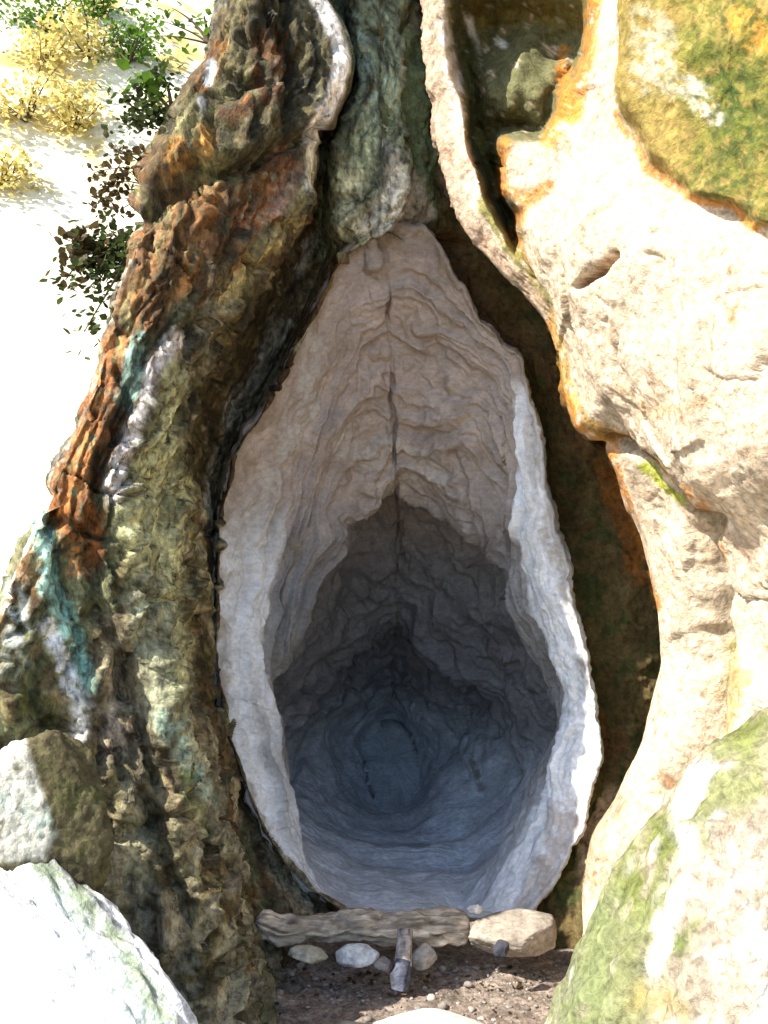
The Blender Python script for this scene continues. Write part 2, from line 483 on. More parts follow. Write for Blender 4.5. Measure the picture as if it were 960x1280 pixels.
patchL = [
    ('poly', [(270, -60), (400, -60), (425, 100), (385, 170), (300, 205), (200, 240), (215, 140), (262, 60)], 14, (0.085, 0.075, 0.035), .8, 18, .3),
    ('line', [(335, 40), (340, 100), (300, 150)], 26, (0.15, 0.06, 0.02), .8, 22, .5),
    ('line', [(275, 55), (262, 85), (250, 110)], 14, (0.22, 0.10, 0.03), .8, 10, .5),
    ('line', [(205, 215), (230, 190), (255, 175)], 20, (0.26, 0.13, 0.04), .8, 14, .5),
    ('line', [(175, 215), (160, 170), (190, 160)], 12, (0.18, 0.09, 0.03), .8, 10, .4),
    ('poly', [(290, 215), (380, 185), (375, 240), (330, 300), (280, 330), (190, 420), (160, 400), (180, 310), (230, 240)], 14, (0.17, 0.085, 0.035), .85, 26, .45),
    ('line', [(350, 200), (345, 235), (318, 275)], 22, (0.28, 0.13, 0.07), .8, 16, .45),
    ('line', [(378, 215), (350, 255)], 15, (0.42, 0.29, 0.22), .9, 10, .3),
    ('line', [(385, 235), (345, 290), (310, 330), (290, 370)], 22, (0.30, 0.25, 0.12), .85, 18, .4),
    ('poly', [(110, 440), (190, 400), (160, 560), (125, 620), (130, 700), (70, 660), (60, 620)], 12, RUST, .9, 22, .55),
    ('line', [(70, 620), (100, 660), (110, 700)], 30, RUST, .8, 16, .45),
    ('poly', [(400, 330), (300, 480), (250, 600), (235, 640), (225, 600), (250, 470), (300, 370)], 14, (0.045, 0.032, 0.012), .95, 14, .15),
    ('poly', [(300, 380), (260, 440), (235, 600), (265, 700), (265, 900), (245, 880), (232, 700), (215, 620), (230, 470)], 10, (0.075, 0.06, 0.02), .85, 16, .4),
    ('poly', [(215, 415), (225, 470), (235, 600), (230, 700), (240, 820), (230, 930), (190, 800), (160, 700), (135, 620), (150, 550)], 14, SAGE, .95, 16, .2),
    ('line', [(213, 425), (185, 470), (172, 520), (150, 580), (140, 615)], 17, (0.62, 0.57, 0.50), .9, 12, .25),
    ('line', [(180, 720), (190, 800), (200, 880), (230, 950)], 28, (0.42, 0.42, 0.28), .85, 16, .35),
    ('line', [(200, 900), (240, 960), (265, 1000)], 16, TEAL, .55, 14, .5),
    ('line', [(172, 425), (165, 470), (155, 500)], 15, TEAL, .9, 10, .45),
    ('line', [(50, 650), (62, 720), (85, 780), (110, 850)], 17, TEAL, .95, 12, .35),
    ('line', [(60, 780), (80, 830), (100, 880), (105, 935)], 13, WHITE, .95, 10, .4),
    ('line', [(20, 740), (25, 800), (10, 850)], 24, (0.5, 0.52, 0.46), .8, 14, .55),
    ('line', [(15, 840), (60, 900), (80, 940)], 26, (0.07, 0.07, 0.02), .8, 14, .4),
    ('line', [(265, 80), (260, 100)], 9, (0.6, 0.66, 0.68), .9, 6, .3),
    ('line', [(250, 128), (254, 140)], 7, (0.7, 0.74, 0.74), .9, 4, .2),
    ('line', [(140, 850), (150, 900), (125, 990)], 20, (0.42, 0.33, 0.25), .6, 16, .6),
    ('poly', [(60, 920), (160, 950), (210, 1100), (330, 1160), (380, 1280), (200, 1290), (110, 1130), (60, 1050)], 20, (0.09, 0.08, 0.035), .75, 25, .35),
    ('line', [(168, 1020), (175, 1090)], 24, (0.36, 0.33, 0.2), .85, 12, .5),
    ('line', [(215, 1030), (235, 1100)], 16, (0.33, 0.3, 0.16), .8, 12, .5),
    ('line', [(230, 960), (260, 1060)], 11, MOSS, .8, 12, .4),
    ('line', [(185, 1120), (230, 1200), (260, 1280)], 30, (0.24, 0.22, 0.17), .7, 18, .6),
    ('line', [(265, 850), (290, 950), (330, 1060), (380, 1130)], 13, (0.075, 0.055, 0.025), .85, 10, .3),
    ('line', [(370, 1080), (395, 1130)], 14, (0.36, 0.32, 0.27), .7, 10, .5),
    ('line', [(365, -60), (362, 60), (358, 140)], 9, (0.02, 0.018, 0.01), .6, 6, .2),
    ('poly', [(405, -60), (530, -60), (530, 290), (430, 312), (395, 330), (400, 200), (440, 100)], 6, (0.27, 0.31, 0.21), .95, 8, .15),
    ('line', [(445, 20), (455, 90), (470, 140)], 14, (0.30, 0.38, 0.34), .6, 8, .5),
    ('line', [(440, 230), (425, 285), (460, 260)], 24, (0.42, 0.42, 0.30), .85, 10, .3),
    ('poly', [(480, 178), (500, 190), (530, 240), (530, 290), (440, 300), (470, 240)], 8, (0.54, 0.51, 0.43), .9, 6, .2),
    ('line', [(474, 60), (478, 180), (474, 280)], 3, (0.10, 0.10, 0.07), .8, 4, .2),
    ('line', [(388, -40), (397, 0), (420, 40), (429, 75), (421, 110), (400, 150), (388, 172)], 10, WHITE, .97, 3, .1),  # lip whitened for the sun it catches
    ('line', [(388, 172), (392, 200), (384, 235)], 8, (0.50, 0.47, 0.36), .85, 4, .2),
]
cl = paint(cl, u, v, gl, patchL)
hf = fbm(sk * 34, 4, 0.65, 51)
pit = sstep(0.05, 0.32, fbm(sk * 19, 4, 0.65, 71))
cl = cl * np.clip(0.82 + 0.75 * hf, 0.25, 1.7)[..., None] * (1 - 0.4 * pit)[..., None]
low = sstep(880, 1080, v)[..., None] * sstep(-.25, .2, fbm(q * 7, 4, .6, 57))[..., None] * .5
cl = cl * (1 - low) + np.array((0.30, 0.27, 0.19)) * (1 + .6 * fbm(q * 25, 3, .6, 58)[..., None]) * low
cl = cl * 1.42
gm = cl.mean(-1, keepdims=True)
cl = gm + (cl - gm) * 1.15
cl = cl * (0.55 + 0.75 * sstep(-.35, .3, fbm(sk * np.array([5, 1, 3]), 4, .55, 63)))[..., None]
cl = paint(cl, u, v, gl, [
    ('line', [(388, -40), (397, 0), (420, 40), (429, 75), (421, 110), (400, 150), (388, 172)], 12, (0.8, 0.78, 0.74), 1, 3, .0),  # sunlight on the thin lip put into its colour
    ('line', [(388, 172), (392, 200), (384, 235)], 8, (0.50, 0.47, 0.36), .85, 4, .2),
    ('line', [(213, 425), (185, 470), (172, 520), (150, 580), (140, 615)], 11, (0.66, 0.60, 0.56), .8, 9, .35)])
spk = sstep(0.42, 0.5, fbm(q * 30, 3, 0.6, 91))[..., None] * sstep(-.2, .3, fbm(q * 3, 2, .5, 4))[..., None]
cl = cl * (1 - spk * .35) + np.array((0.40, 0.38, 0.28)) * spk * .35
cliff_l = mesh_obj('cliff_left', gl, grid_faces(*gl.shape[:2]), M_LEFT, col=np.clip(cl, 0.008, 0.9))
tag(cliff_l, 'shaded mossy rust-stained cliff buttress left of the cave mouth', kind='structure')

# ------------------------------------------------------------------ RIGHT CLIFF
rimR = kv(ROWS, [(k[0] + (18 if 270 < k[0] < 292 else 0), k[1], k[2]) for k in RIM_R], 1)
R0 = rimR.copy()
R0[:, 0] -= np.interp(ROWS, [270, 300, 1143, 1160], [0, 12, 12, 0])
R0[:, 1] += 0.07
RL = kv(ROWS, [(-520, 512, 3.8), (-100, 520, 3.75), (0, 529, 3.7), (60, 532, 3.68), (105, 537, 3.66), (125, 545, 3.66), (150, 540, 3.65), (200, 553, 3.63), (250, 566, 3.62), (300, 592, 3.6), (350, 640, 3.55), (400, 692, 3.5),
               (430, 706, 3.47), (500, 714, 3.43), (550, 745, 3.4), (570, 762, 3.4), (620, 782, 3.4), (660, 802, 3.4), (700, 814, 3.4), (760, 826, 3.4), (830, 829, 3.4), (870, 819, 3.4), (940, 800, 3.4),
               (1000, 770, 3.42), (1040, 742, 3.42), (1060, 736, 3.42), (1120, 726, 3.42), (1160, 730, 3.4), (1280, 718, 3.3), (1420, 710, 3.2)], 2)
RG1 = rimR.copy()
RG1[:, 0] += np.interp(ROWS, [-500, 0, 100, 250, 300, 400, 1143], [20, 45, 55, 58, 16, 8, 6])
RG1[:, 1] += np.interp(ROWS, [-500, 0, 250, 320, 500, 900, 1143], [0.12, 0.14, 0.2, 0.22, 0.24, 0.22, 0.10])
RG1[:, 0] = np.minimum(RG1[:, 0], RL[:, 0] + 4)
RU = RL.copy()
RU[:, 0] += np.interp(ROWS, [-500, 200, 400, 1000, 1200], [10, 12, 16, 14, 6])
RU[:, 1] += np.interp(ROWS, [-500, 250, 400, 600, 900, 1100, 1280], [0.5, 0.6, 0.75, 0.8, 0.75, 0.45, 0.3])
RU2 = RL.copy()
RU2[:, 0] += 5
RU2[:, 1] += 0.2
RF1 = kv(ROWS, [(-520, 545, 3.7), (0, 551, 3.62), (60, 556, 3.6), (100, 562, 3.59), (200, 592, 3.55), (260, 618, 3.5), (320, 664, 3.45), (400, 722, 3.38), (470, 745, 3.3), (560, 800, 3.25), (650, 845, 3.2),
                (760, 884, 3.15), (850, 886, 3.15), (950, 860, 3.15), (1050, 810, 3.2), (1150, 790, 3.2), (1420, 780, 3.1)])
RF2 = kv(ROWS, [(-520, 760, 3.3), (0, 775, 3.2), (150, 790, 3.08), (300, 800, 2.98), (450, 830, 2.92), (600, 890, 2.95), (700, 915, 2.98), (850, 915, 2.95), (1000, 890, 2.95), (1420, 860, 2.9)])
RE = kv(ROWS, [(-520, 980, 2.75), (0, 975, 2.65), (300, 975, 2.55), (700, 985, 2.6), (1420, 985, 2.6)])
RX = kv(ROWS, [(-520, 1500, 1.9), (1420, 1500, 1.9)])
gr = sheet([R0, RG1, RU, RU2, RL, RF1, RF2, RE, RX], [14, 46, 22, 10, 34, 56, 52, 46], 2, 2)
u, v = uv_of(gr)
N_ = grid_normals(gr)
if (N_[200, 160] @ np.array([0, -1, 0])) < 0:
    N_ = -N_
q = gr.copy()
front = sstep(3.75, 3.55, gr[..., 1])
sk = np.stack([q[..., 0] - 0.15 * q[..., 2], q[..., 1], q[..., 2] * 0.5], -1)
nz = 9 * fbm(q * 6, 3)
lipd = seg_dist(u, v, np.stack([RL[:, 0], ROWS], -1)[::8])
near_lip = 1 - 0.6 * np.exp(-(lipd / 18) ** 2)
dis = (0.075 * fbm(sk * 2.4, 3, 0.4) + 0.014 * ridged(sk * 7, 3, 0.5) + 0.006 * ridged(q * 18, 3, .6, 12) - .012 * sstep(.86, .98, ridged(q * 3.2 + .3 * fbm(q * 6, 3)[..., None], 2, .4, 40))) * near_lip * (0.4 + 0.6 * front)
dis += (1 - front) * (0.03 * fbm(q * 10, 4) + 0.012 * ridged(q * 26, 3))
dis += facets(q, np.array([1, 1, .7]), 200, .004, .06, 6) * front * near_lip
# swelling of the big cream bulge and the ledge below it
dis += 0.10 * sstep(-60, 60, poly_sd(u, v, [(700, 300), (760, 230), (960, 290), (1100, 330), (1100, 640), (900, 620), (800, 530), (740, 520)]))
dis += groove(u, v, [(758, 548), (800, 560), (845, 600), (868, 640), (890, 668)], 9, 0.13)
dis += groove(u, v, [(876, 655), (902, 650)], 12, 0.14)
dis += groove(u, v, [(876, 670), (892, 750), (886, 850), (868, 930), (840, 990)], 15, 0.17)
dis += groove(u, v, [(762, 352), (780, 338), (805, 320)], 4, 0.05)
gr = gr + N_ * dis[..., None]
# hollow pocket beside the thin rib
pocket = [(556, -200), (566, 60), (578, 140), (590, 195), (612, 250), (640, 300), (652, 318), (662, 300), (655, 262), (634, 240), (630, 182), (655, 176), (690, 182), (706, 160), (712, 130), (735, 72), (736, 20), (720, -200)]
pd = poly_sd(u + nz * .6, v + nz * .6, pocket)
pm = sstep(-4, 16, pd)
# inner dome of the pocket, with an ochre ledge at its top
back = -0.30 * np.exp(-((u - 640) / 75) ** 2 - ((v - 115) / 60) ** 2) * sstep(0, 40, pd) + 0.6 * pm * (0.75 + 0.25 * sstep(0, 50, pd)) + 0.05 * pm * ridged(q * 9, 3)
back *= sstep(-60, 60, v)*0.75 + 0.25
ray = gr - np.array([0, 0, CAMZ])
ray /= np.linalg.norm(ray, axis=-1)[..., None]
gr = gr + ray * back[..., None]
# mossy shoulder stands forward
shoulder = [(768, -300), (780, 0), (784, 130), (815, 200), (870, 250), (920, 262), (962, 292), (1200, 350), (1600, 420), (3000, 500), (3000, -900), (768, -900)]
sd_s = poly_sd(u + nz, v + nz, shoulder)
gr = gr - ray * (0.12 * sstep(-6, 14, sd_s) + 0.05 * sstep(0, 120, sd_s) * fbm(q * 5, 4))[..., None]
cn = fbm(sk * 5, 5, 0.6, 5)[..., None]
cn2 = fbm(q * 13, 4, 0.6, 25)[..., None]
cr = np.array((0.60, 0.485, 0.35)) * (1 + 0.22 * cn)
cr = cr * (1 - sstep(.15, .4, cn2) * .5) + np.array((0.52, 0.36, 0.23)) * sstep(.15, .4, cn2) * .5
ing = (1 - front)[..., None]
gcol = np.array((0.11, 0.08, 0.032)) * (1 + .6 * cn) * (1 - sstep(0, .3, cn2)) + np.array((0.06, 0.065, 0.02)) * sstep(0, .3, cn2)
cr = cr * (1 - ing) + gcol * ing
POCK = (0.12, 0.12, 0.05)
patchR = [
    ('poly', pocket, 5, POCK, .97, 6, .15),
    ('line', [(600, 20), (690, 14), (728, 10)], 22, (0.15, 0.12, 0.03), .9, 12, .4),
    ('line', [(560, 40), (568, 110), (575, 150)], 10, WHITE, .9, 5, .5),
    ('line', [(586, 20), (602, 70), (598, 110)], 6, WHITE, .85, 6, .65),
    ('line', [(625, 55), (632, 58)], 6, WHITE, .9, 4, .3),
    ('line', [(590, 60), (600, 170), (620, 240)], 16, (0.09, 0.085, 0.02), .85, 8, .2),
    ('line', [(700, 60), (705, 110), (715, 140)], 12, ORANGE, .8, 7, .4),
    ('line', [(740, 0), (735, 70), (718, 135), (690, 182)], 14, ORANGE, .85, 7, .3),
    ('line', [(632, 180), (630, 235), (660, 250), (690, 235)], 11, ORANGE, .85, 6, .3),
    ('line', [(655, 262), (650, 300), (672, 340)], 9, ORANGE, .7, 6, .4),
    ('line', [(610, 255), (640, 300), (668, 340), (700, 372)], 10, (0.20, 0.19, 0.03), .8, 7, .3),
    ('line', [(532, -40), (536, 60), (545, 150), (560, 210), (590, 280), (630, 325)], 15, (0.50, 0.36, 0.26), .85, 5, .2),
    ('line', [(610, 300), (640, 335), (680, 370)], 14, (0.52, 0.34, 0.22), .6, 8, .5),
    ('poly', shoulder, 4, (0.26, 0.185, 0.045), .97, 7, 0),
    ('poly', [(850, 30), (960, 60), (1000, 240), (900, 210), (850, 120)], 26, (0.11, 0.12, 0.02), .9, 22, .5),
    ('poly', [(870, 60), (940, 100), (960, 200), (900, 170)], 22, (0.04, 0.075, 0.012), .9, 18, .65),
    ('poly', [(805, 10), (845, 30), (850, 120), (815, 120)], 14, (0.45, 0.40, 0.29), .85, 14, .5),
    ('line', [(860, 110), (890, 140)], 18, (0.5, 0.46, 0.36), .8, 12, .6),
    ('line', [(925, 20), (975, 60)], 26, (0.46, 0.23, 0.03), .8, 12, .4),
    ('line', [(784, 150), (812, 205), (868, 252), (920, 262), (962, 292)], 7, ORANGE, .8, 5, .25),
    ('line', [(700, 385), (712, 430), (720, 500), (755, 545)], 13, OCHRE, .75, 6, .4),
    ('line', [(692, 400), (716, 500), (745, 548), (765, 570)], 7, ORANGE, .7, 4, .3),
    ('line', [(755, 540), (800, 548), (845, 565), (870, 600), (890, 650)], 17, (0.36, 0.21, 0.06), .85, 12, .45),
    ('line', [(800, 585), (820, 610), (850, 635)], 6, (0.30, 0.33, 0.03), .9, 4, .3),
    ('line', [(830, 555), (850, 560)], 9, (0.10, 0.07, 0.03), .8, 6, .4),
    ('line', [(860, 640), (890, 660), (898, 640)], 13, (0.16, 0.075, 0.02), .85, 8, .4),
    ('line', [(895, 600), (912, 650), (905, 700)], 10, ORANGE, .7, 8, .5),
    ('line', [(885, 670), (893, 740), (886, 830), (880, 920)], 15, (0.26, 0.25, 0.08), .9, 7, .3),
    ('line', [(762, 572), (785, 630), (808, 690), (824, 760)], 8, ORANGE, .8, 4, .35),
    ('line', [(900, 820), (915, 870), (900, 940)], 24, (0.52, 0.30, 0.09), .75, 12, .5),
    ('line', [(770, 1000), (740, 1050), (745, 1100)], 26, (0.46, 0.33, 0.20), .8, 10, .4),
    ('line', [(762, 352), (780, 338), (805, 320)], 5, (0.22, 0.10, 0.03), .85, 3, .3),
    ('line', [(800, 480), (830, 500), (900, 500), (960, 480)], 9, (0.52, 0.36, 0.18), .6, 12, .6),
    ('line', [(755, 590), (800, 680), (822, 760), (815, 850)], 16, (0.17, 0.065, 0.015), 0, 8, .4),
]
cr = paint(cr, u, v, gr, patchR)
# rusty back wall of the right-hand groove
gpatch = [
    ('line', [(752, 570), (775, 640), (800, 720)], 17, (0.20, 0.075, 0.015), .85, 8, .35),
    ('line', [(715, 770), (728, 830)], 11, (0.24, 0.09, 0.03), .8, 6, .4),
    ('line', [(745, 900), (752, 950), (770, 930)], 20, (0.15, 0.075, 0.03), .8, 8, .5),
    ('line', [(560, 300), (620, 400), (690, 470), (735, 560)], 26, (0.13, 0.075, 0.03), .8, 10, .4),
    ('line', [(740, 990), (720, 1050), (705, 1110)], 13, (0.075, 0.085, 0.02), .8, 6, .3),
    ('poly', [(478, -60), (520, -60), (535, 130), (548, 230), (545, 270), (500, 230), (478, 180)], 5, (0.17, 0.23, 0.12), .95, 5, .2),
    ('line', [(480, 190), (500, 215), (525, 265), (490, 275)], 22, (0.52, 0.48, 0.40), .9, 6, .2),
    ('line', [(485, 15), (505, 10), (520, 35)], 18, (0.22, 0.21, 0.16), .7, 8, .3),
]
cg = paint(cr.copy(), u, v, gr, gpatch)
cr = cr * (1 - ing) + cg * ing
sm = sstep(-2, 10, sd_s)
k1 = fbm(q * 22, 4, .65, 61); k2 = fbm(q * 30, 3, .65, 64); k3 = fbm(q * 4, 3, .5, 66)
g1 = (sstep(0.0, .22, k1 + .35 * k3) * sm * .75 * (.35 + .65 * sstep(810, 870, u)))[..., None]
cr = cr * (1 - g1) + np.array((0.13, 0.135, 0.022)) * g1
g2 = (sstep(.12, .3, k2 + .3 * k3) * sm * .7 * sstep(830, 890, u))[..., None]
cr = cr * (1 - g2) + np.array((0.05, 0.07, 0.015)) * g2
cr = cr * (1 + (front * (1 - sm))[..., None] * (0.22 * np.minimum(fbm(q * 16, 4, .65, 82), 0))[..., None])
vein = sstep(.86, .97, ridged(q * 4.5 + .6 * fbm(q * 5, 3)[..., None], 2, .4, 33)) * front * (1 - sm) * sstep(-.1, .25, fbm(q * 2.2, 2, .5, 9))
cr = cr * (1 - vein[..., None] * .75) + np.array((0.36, 0.17, 0.06)) * vein[..., None] * .75
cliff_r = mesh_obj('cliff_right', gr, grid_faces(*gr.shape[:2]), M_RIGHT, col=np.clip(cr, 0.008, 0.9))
tag(cliff_r, 'sunlit cream limestone cliff with a mossy shoulder right of the cave mouth', kind='structure')

# ------------------------------------------------------------------ CAVE
vv = np.arange(1143, 283, -1.0)
lft = np.stack([np.interp(vv, [k[0] for k in RIM_L], [k[1] for k in RIM_L]), vv, np.interp(vv, [k[0] for k in RIM_L], [k[2] for k in RIM_L])], -1)
rgt = np.stack([np.interp(vv[::-1], [k[0] for k in RIM_R], [k[1] for k in RIM_R]), vv[::-1], np.interp(vv[::-1], [k[0] for k in RIM_R], [k[2] for k in RIM_R])], -1)
rim = np.concatenate([[(545, 1150, 3.86)], lft, [(482, 280, 4.06)], rgt, [(545, 1150, 3.86)]])
S0k = [(545, 1150), (437, 1143), (342, 1060), (268, 830), (275, 660), (330, 515), (430, 315), (482, 280), (535, 286), (605, 400), (656, 480), (701, 680), (752, 935), (660, 1143), (545, 1150)]
S1 = [(545, 1142, 4.1), (445, 1138, 4.1), (362, 1050, 4.12), (322, 880, 4.16), (328, 742, 4.28), (374, 588, 4.28), (436, 430, 4.22), (487, 400, 4.24), (540, 405, 4.22), (612, 436, 4.15), (657, 500, 4.06), (655, 690, 4.12), (712, 890, 4.12), (596, 1138, 4.1)]
S2 = [(535, 1092, 4.6), (440, 1085, 4.6), (352, 1020, 4.6), (306, 900, 4.6), (362, 792, 4.48), (412, 672, 4.52), (458, 622, 4.6), (494, 606, 4.62), (530, 622, 4.6), (592, 655, 4.5), (640, 705, 4.45), (670, 790, 4.5), (722, 920, 4.55), (604, 1085, 4.6)]
def outer(S, k, dd, c=(492, 930)):
    w = [0, 0, .4, .8, 1, 1, 1, 1, 1, 1, 1, .8, .5, 0]
    return [(x + (x - c[0]) * k * w[i], y + (y - c[1]) * k * w[i], d + dd) for i, (x, y, d) in enumerate(S)]
S2b = outer(S2, .13, .34)
S3 = [(520, 1052, 5.17), (440, 1048, 5.17), (376, 1008, 5.2), (330, 945, 5.5), (384, 872, 5.6), (432, 812, 5.65), (474, 778, 5.67), (495, 764, 5.69), (516, 776, 5.67), (556, 812, 5.6), (606, 856, 5.55), (640, 905, 5.47), (668, 970, 5.2), (590, 1044, 5.17)]
S3b = outer(S3, .10, .3)
S4 = [(500, 1034, 5.7), (452, 1030, 5.7), (412, 1002, 5.8), (404, 965, 5.95), (430, 925, 6.65), (450, 897, 6.75), (474, 873, 6.8), (490, 863, 6.8), (506, 872, 6.8), (530, 900, 6.75), (552, 932, 6.65), (566, 962, 5.95), (560, 998, 5.8), (532, 1026, 5.7)]
S5 = [(488 + 36 * math.sin(a) * (-1), 955 + 58 * math.cos(a), 6.9 - .45 * math.cos(a)) for a in np.linspace(0, 2 * math.pi, 15)[:-1]]
ncell = [34, 44, 74, 54, 52, 72, 34, 34, 50, 36, 62, 80, 74, 36]
def catmull(pts, n):
    pts = np.array(pts, float)
    m = len(pts)
    out = []
    for i in range(m):
        p0, p1, p2, p3 = pts[i - 1], pts[i], pts[(i + 1) % m], pts[(i + 2) % m]
        t = np.linspace(0, 1, n[i], endpoint=False)[:, None]
        m1, m2 = (p2 - p0) * 0.42, (p3 - p1) * 0.42
        out.append((2 * t**3 - 3 * t**2 + 1) * p1 + (t**3 - 2 * t**2 + t) * m1 + (-2 * t**3 + 3 * t**2) * p2 + (t**3 - t**2) * m2)
    return np.concatenate(out)
arc = np.concatenate([[0], np.cumsum(np.linalg.norm(np.diff(rim[:, :2], axis=0), axis=1))])
kpos = [0.0]
for k in S0k[1:-1]:
    kpos.append(arc[np.argmin(np.hypot(rim[:, 0] - k[0], rim[:, 1] - k[1]))])
kpos.append(arc[-1])
sp = np.concatenate([np.linspace(kpos[i], kpos[i + 1], ncell[i], endpoint=False) for i in range(14)])
ring0 = np.stack([np.interp(sp, arc, rim[:, i]) for i in range(3)], -1)
nt_ = len(ring0)
def rblur(r, k):
    return blur(np.concatenate([r[-40:], r, r[:40]]), k, 0)[40:-40]
ring0 = rblur(ring0, 2)
wob = fbm(np.stack([ring0[:, 0] / 45, ring0[:, 1] / 45, 0 * sp], -1), 4, 0.6, 3.3) * np.where(ring0[:, 1] > 1120, 2, 9)
ctr = np.array([495, 720])
od = ring0[:, :2] - ctr
ring0[:, :2] += od / np.linalg.norm(od, axis=1)[:, None] * wob[:, None]
rings = [ring0] + [rblur(catmull(s, ncell), 4) for s in (S1, S2, S2b, S3, S3b, S4, S5)]
R3 = [P(r[:, 0], r[:, 1], r[:, 2]) for r in rings]
cen = R3[0].mean(0)
outw = (R3[0] - cen)
outw /= np.linalg.norm(outw, axis=1)[:, None]
outw = rblur(outw, 6)
lipA = R3[0] + outw * 0.05 + np.array([0, 0.22, 0])
lipB = R3[0] + outw * 0.02 + np.array([0, 0.04, 0])
full = [lipA, lipB] + R3
# smooth interpolation along the tunnel
steps = [8, 7, 76, 150, 26, 96, 24, 70, 40]
seq = []
full_arr = np.stack(full)
for i in range(len(full) - 1):
    p1, p2 = full_arr[i], full_arr[i + 1]
    p0 = full_arr[max(i - 1, 0)]
    p3 = full_arr[min(i + 2, len(full) - 1)]
    for t in np.linspace(0, 1, steps[i], endpoint=False):
        if i < 2:
            seq.append(p1 * (1 - t) + p2 * t)
        else:
            m1 = (p2 - p0) * 0.5 if i > 2 else (p2 - p1) * 0.8
            m2 = (p3 - p1) * 0.5
            m1, m2 = m1 * 0.75, m2 * 0.75
            seq.append((2 * t**3 - 3 * t**2 + 1) * p1 + (t**3 - 2 * t**2 + t) * m1 + (-2 * t**3 + 3 * t**2) * p2 + (t**3 - t**2) * m2)
# closing cap at the end wall
end = full_arr[-1]
ec = end.mean(0) + np.array([0, 0.06, 0])
for t in (0, .25, .5, .7, .85, .95, 1.0):
    seq.append(end * (1 - t) + ec * t + np.array([0, 0.05 * math.sin(t * 1.5), 0]))
gc = np.stack(seq)
ext = np.concatenate([gc[:, -6:], gc, gc[:, :6]], 1)
N_ = grid_normals(ext)[:, 6:-6]
mid = np.array([0.05, 4.8, 1.0])
if np.mean(np.sum(N_[120:200] * (mid - gc[120:200]), -1)) < 0:
    N_ = -N_
u, v = uv_of(gc)
srow = np.concatenate([[0], np.cumsum(np.linalg.norm(np.diff(gc, axis=0), axis=-1).mean(1))])[:, None] * np.ones((1, nt_))
th = (np.arange(nt_) / nt_)[None, :] * np.ones((gc.shape[0], 1))
s_true = srow.copy()
srow = 1.5 * np.log(1 + srow / 1.5)
warp = 0.12 * fbm(gc * 1.7, 3) + 0.028 * fbm(gc * 7, 3, 0.5, 3)
floor_m = sstep(0.5, 0.08, gc[..., 2]) * sstep(0, .3, srow)
along = np.stack([gc[..., 0] * 1.1, (srow + warp) * 7.0, gc[..., 2] * 1.1], -1)
fold = ridged(along, 2, 0.5, 1.7)
along2 = np.stack([gc[..., 0] * 1.8, (srow + warp * 1.0) * 17.0, gc[..., 2] * 1.0], -1)
fold2 = ridged(along2, 2, 0.5, 7.7)
fold3 = ridged(np.stack([gc[..., 0] * 4 + .5 * gc[..., 2], (srow + warp * 1.1) * 30.0, gc[..., 2] * 3], -1), 2, 0.5, 17.7) * sstep(-.3, .25, fbm(gc * 3, 2, .5, 66))
inside = sstep(0.22, 0.5, srow)
upper = sstep(0.9, 1.6, gc[..., 2])
dis = 0.05 * fbm(gc * 2.4, 3) * inside
dis += (0.034 * fold + 0.044 * fold2 + 0.026 * fold3) * (1 + .35 * sstep(.8, 1.8, s_true)) * (0.6 + 0.4 * inside) * sstep(0.24, 0.36, srow) * (1 - 0.93 * floor_m)
dis += 0.010 * ridged(gc * 12, 3, .6, 42) * sstep(1.15, .8, (np.arange(gc.shape[0]) - 15) / 76.0)[:, None]
dis += 0.004 * fbm(gc * 40, 3, 0.6) + 0.006 * fbm(gc * 11, 3)
nz = 5 * fbm(gc * 9, 3)
def cgroove(pts, w, depth, j=0.5):
    return -depth * np.exp(-(seg_dist(u + nz * j, v, pts) / w) ** 2)
dis += cgroove([(476, 285), (481, 330), (485, 400), (490, 470), (492, 540), (499, 640), (500, 730)], 2.2, 0.05, 1.3) * sstep(1.2, 1.4, gc[..., 2]) * (0.35 + 0.65 * sstep(-.15, .15, fbm(gc * 6, 2, .5, 77)))
dis += cgroove([(455, 335), (472, 346), (478, 325)], 4, 0.03)
dis += 0.03 * np.exp(-(np.hypot((u - 470) / 11, (v - 330) / 14)) ** 2)
dis += cgroove([(545, 430), (555, 440)], 5, 0.03) + cgroove([(551, 480), (558, 492)], 6, 0.035)
dis += cgroove([(570, 560), (590, 600), (597, 650)], 4, 0.03)
dis += cgroove([(610, 500), (640, 530)], 4, 0.02)
dis += cgroove([(550, 880), (570, 930), (580, 970)], 4, 0.03) + cgroove([(600, 960), (600, 990)], 5, 0.02)
dis += cgroove([(560, 800), (600, 850), (620, 920)], 4, 0.03) + cgroove([(640, 780), (660, 850), (668, 900)], 4, 0.02)
dis += cgroove([(395, 900), (370, 960), (350, 985)], 5, 0.05)
gc = gc + N_ * dis[..., None]
u, v = uv_of(gc)
cn = fbm(along * 1.4, 4, 0.6, 11)[..., None]
cn2 = fbm(gc * 9, 4, 0.6, 21)[..., None]
tan = np.array((0.42, 0.35, 0.305))
grey = np.array((0.25, 0.25, 0.255))
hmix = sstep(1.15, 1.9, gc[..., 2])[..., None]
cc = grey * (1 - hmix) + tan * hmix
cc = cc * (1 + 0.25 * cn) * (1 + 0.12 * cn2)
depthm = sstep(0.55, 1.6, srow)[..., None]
cc = cc * (1 - depthm) + cc * np.array((0.78, 0.76, 0.78)) * depthm  # rock colour darkens inward, the tunnel's shade put into it
# pale blue-grey floor: cool sky light put into the colour
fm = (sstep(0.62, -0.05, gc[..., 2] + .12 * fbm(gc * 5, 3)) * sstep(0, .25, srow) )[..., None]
cc = cc * (1 - fm) + np.array((0.64, 0.69, 0.74)) * (1 + .3 * cn2) * fm
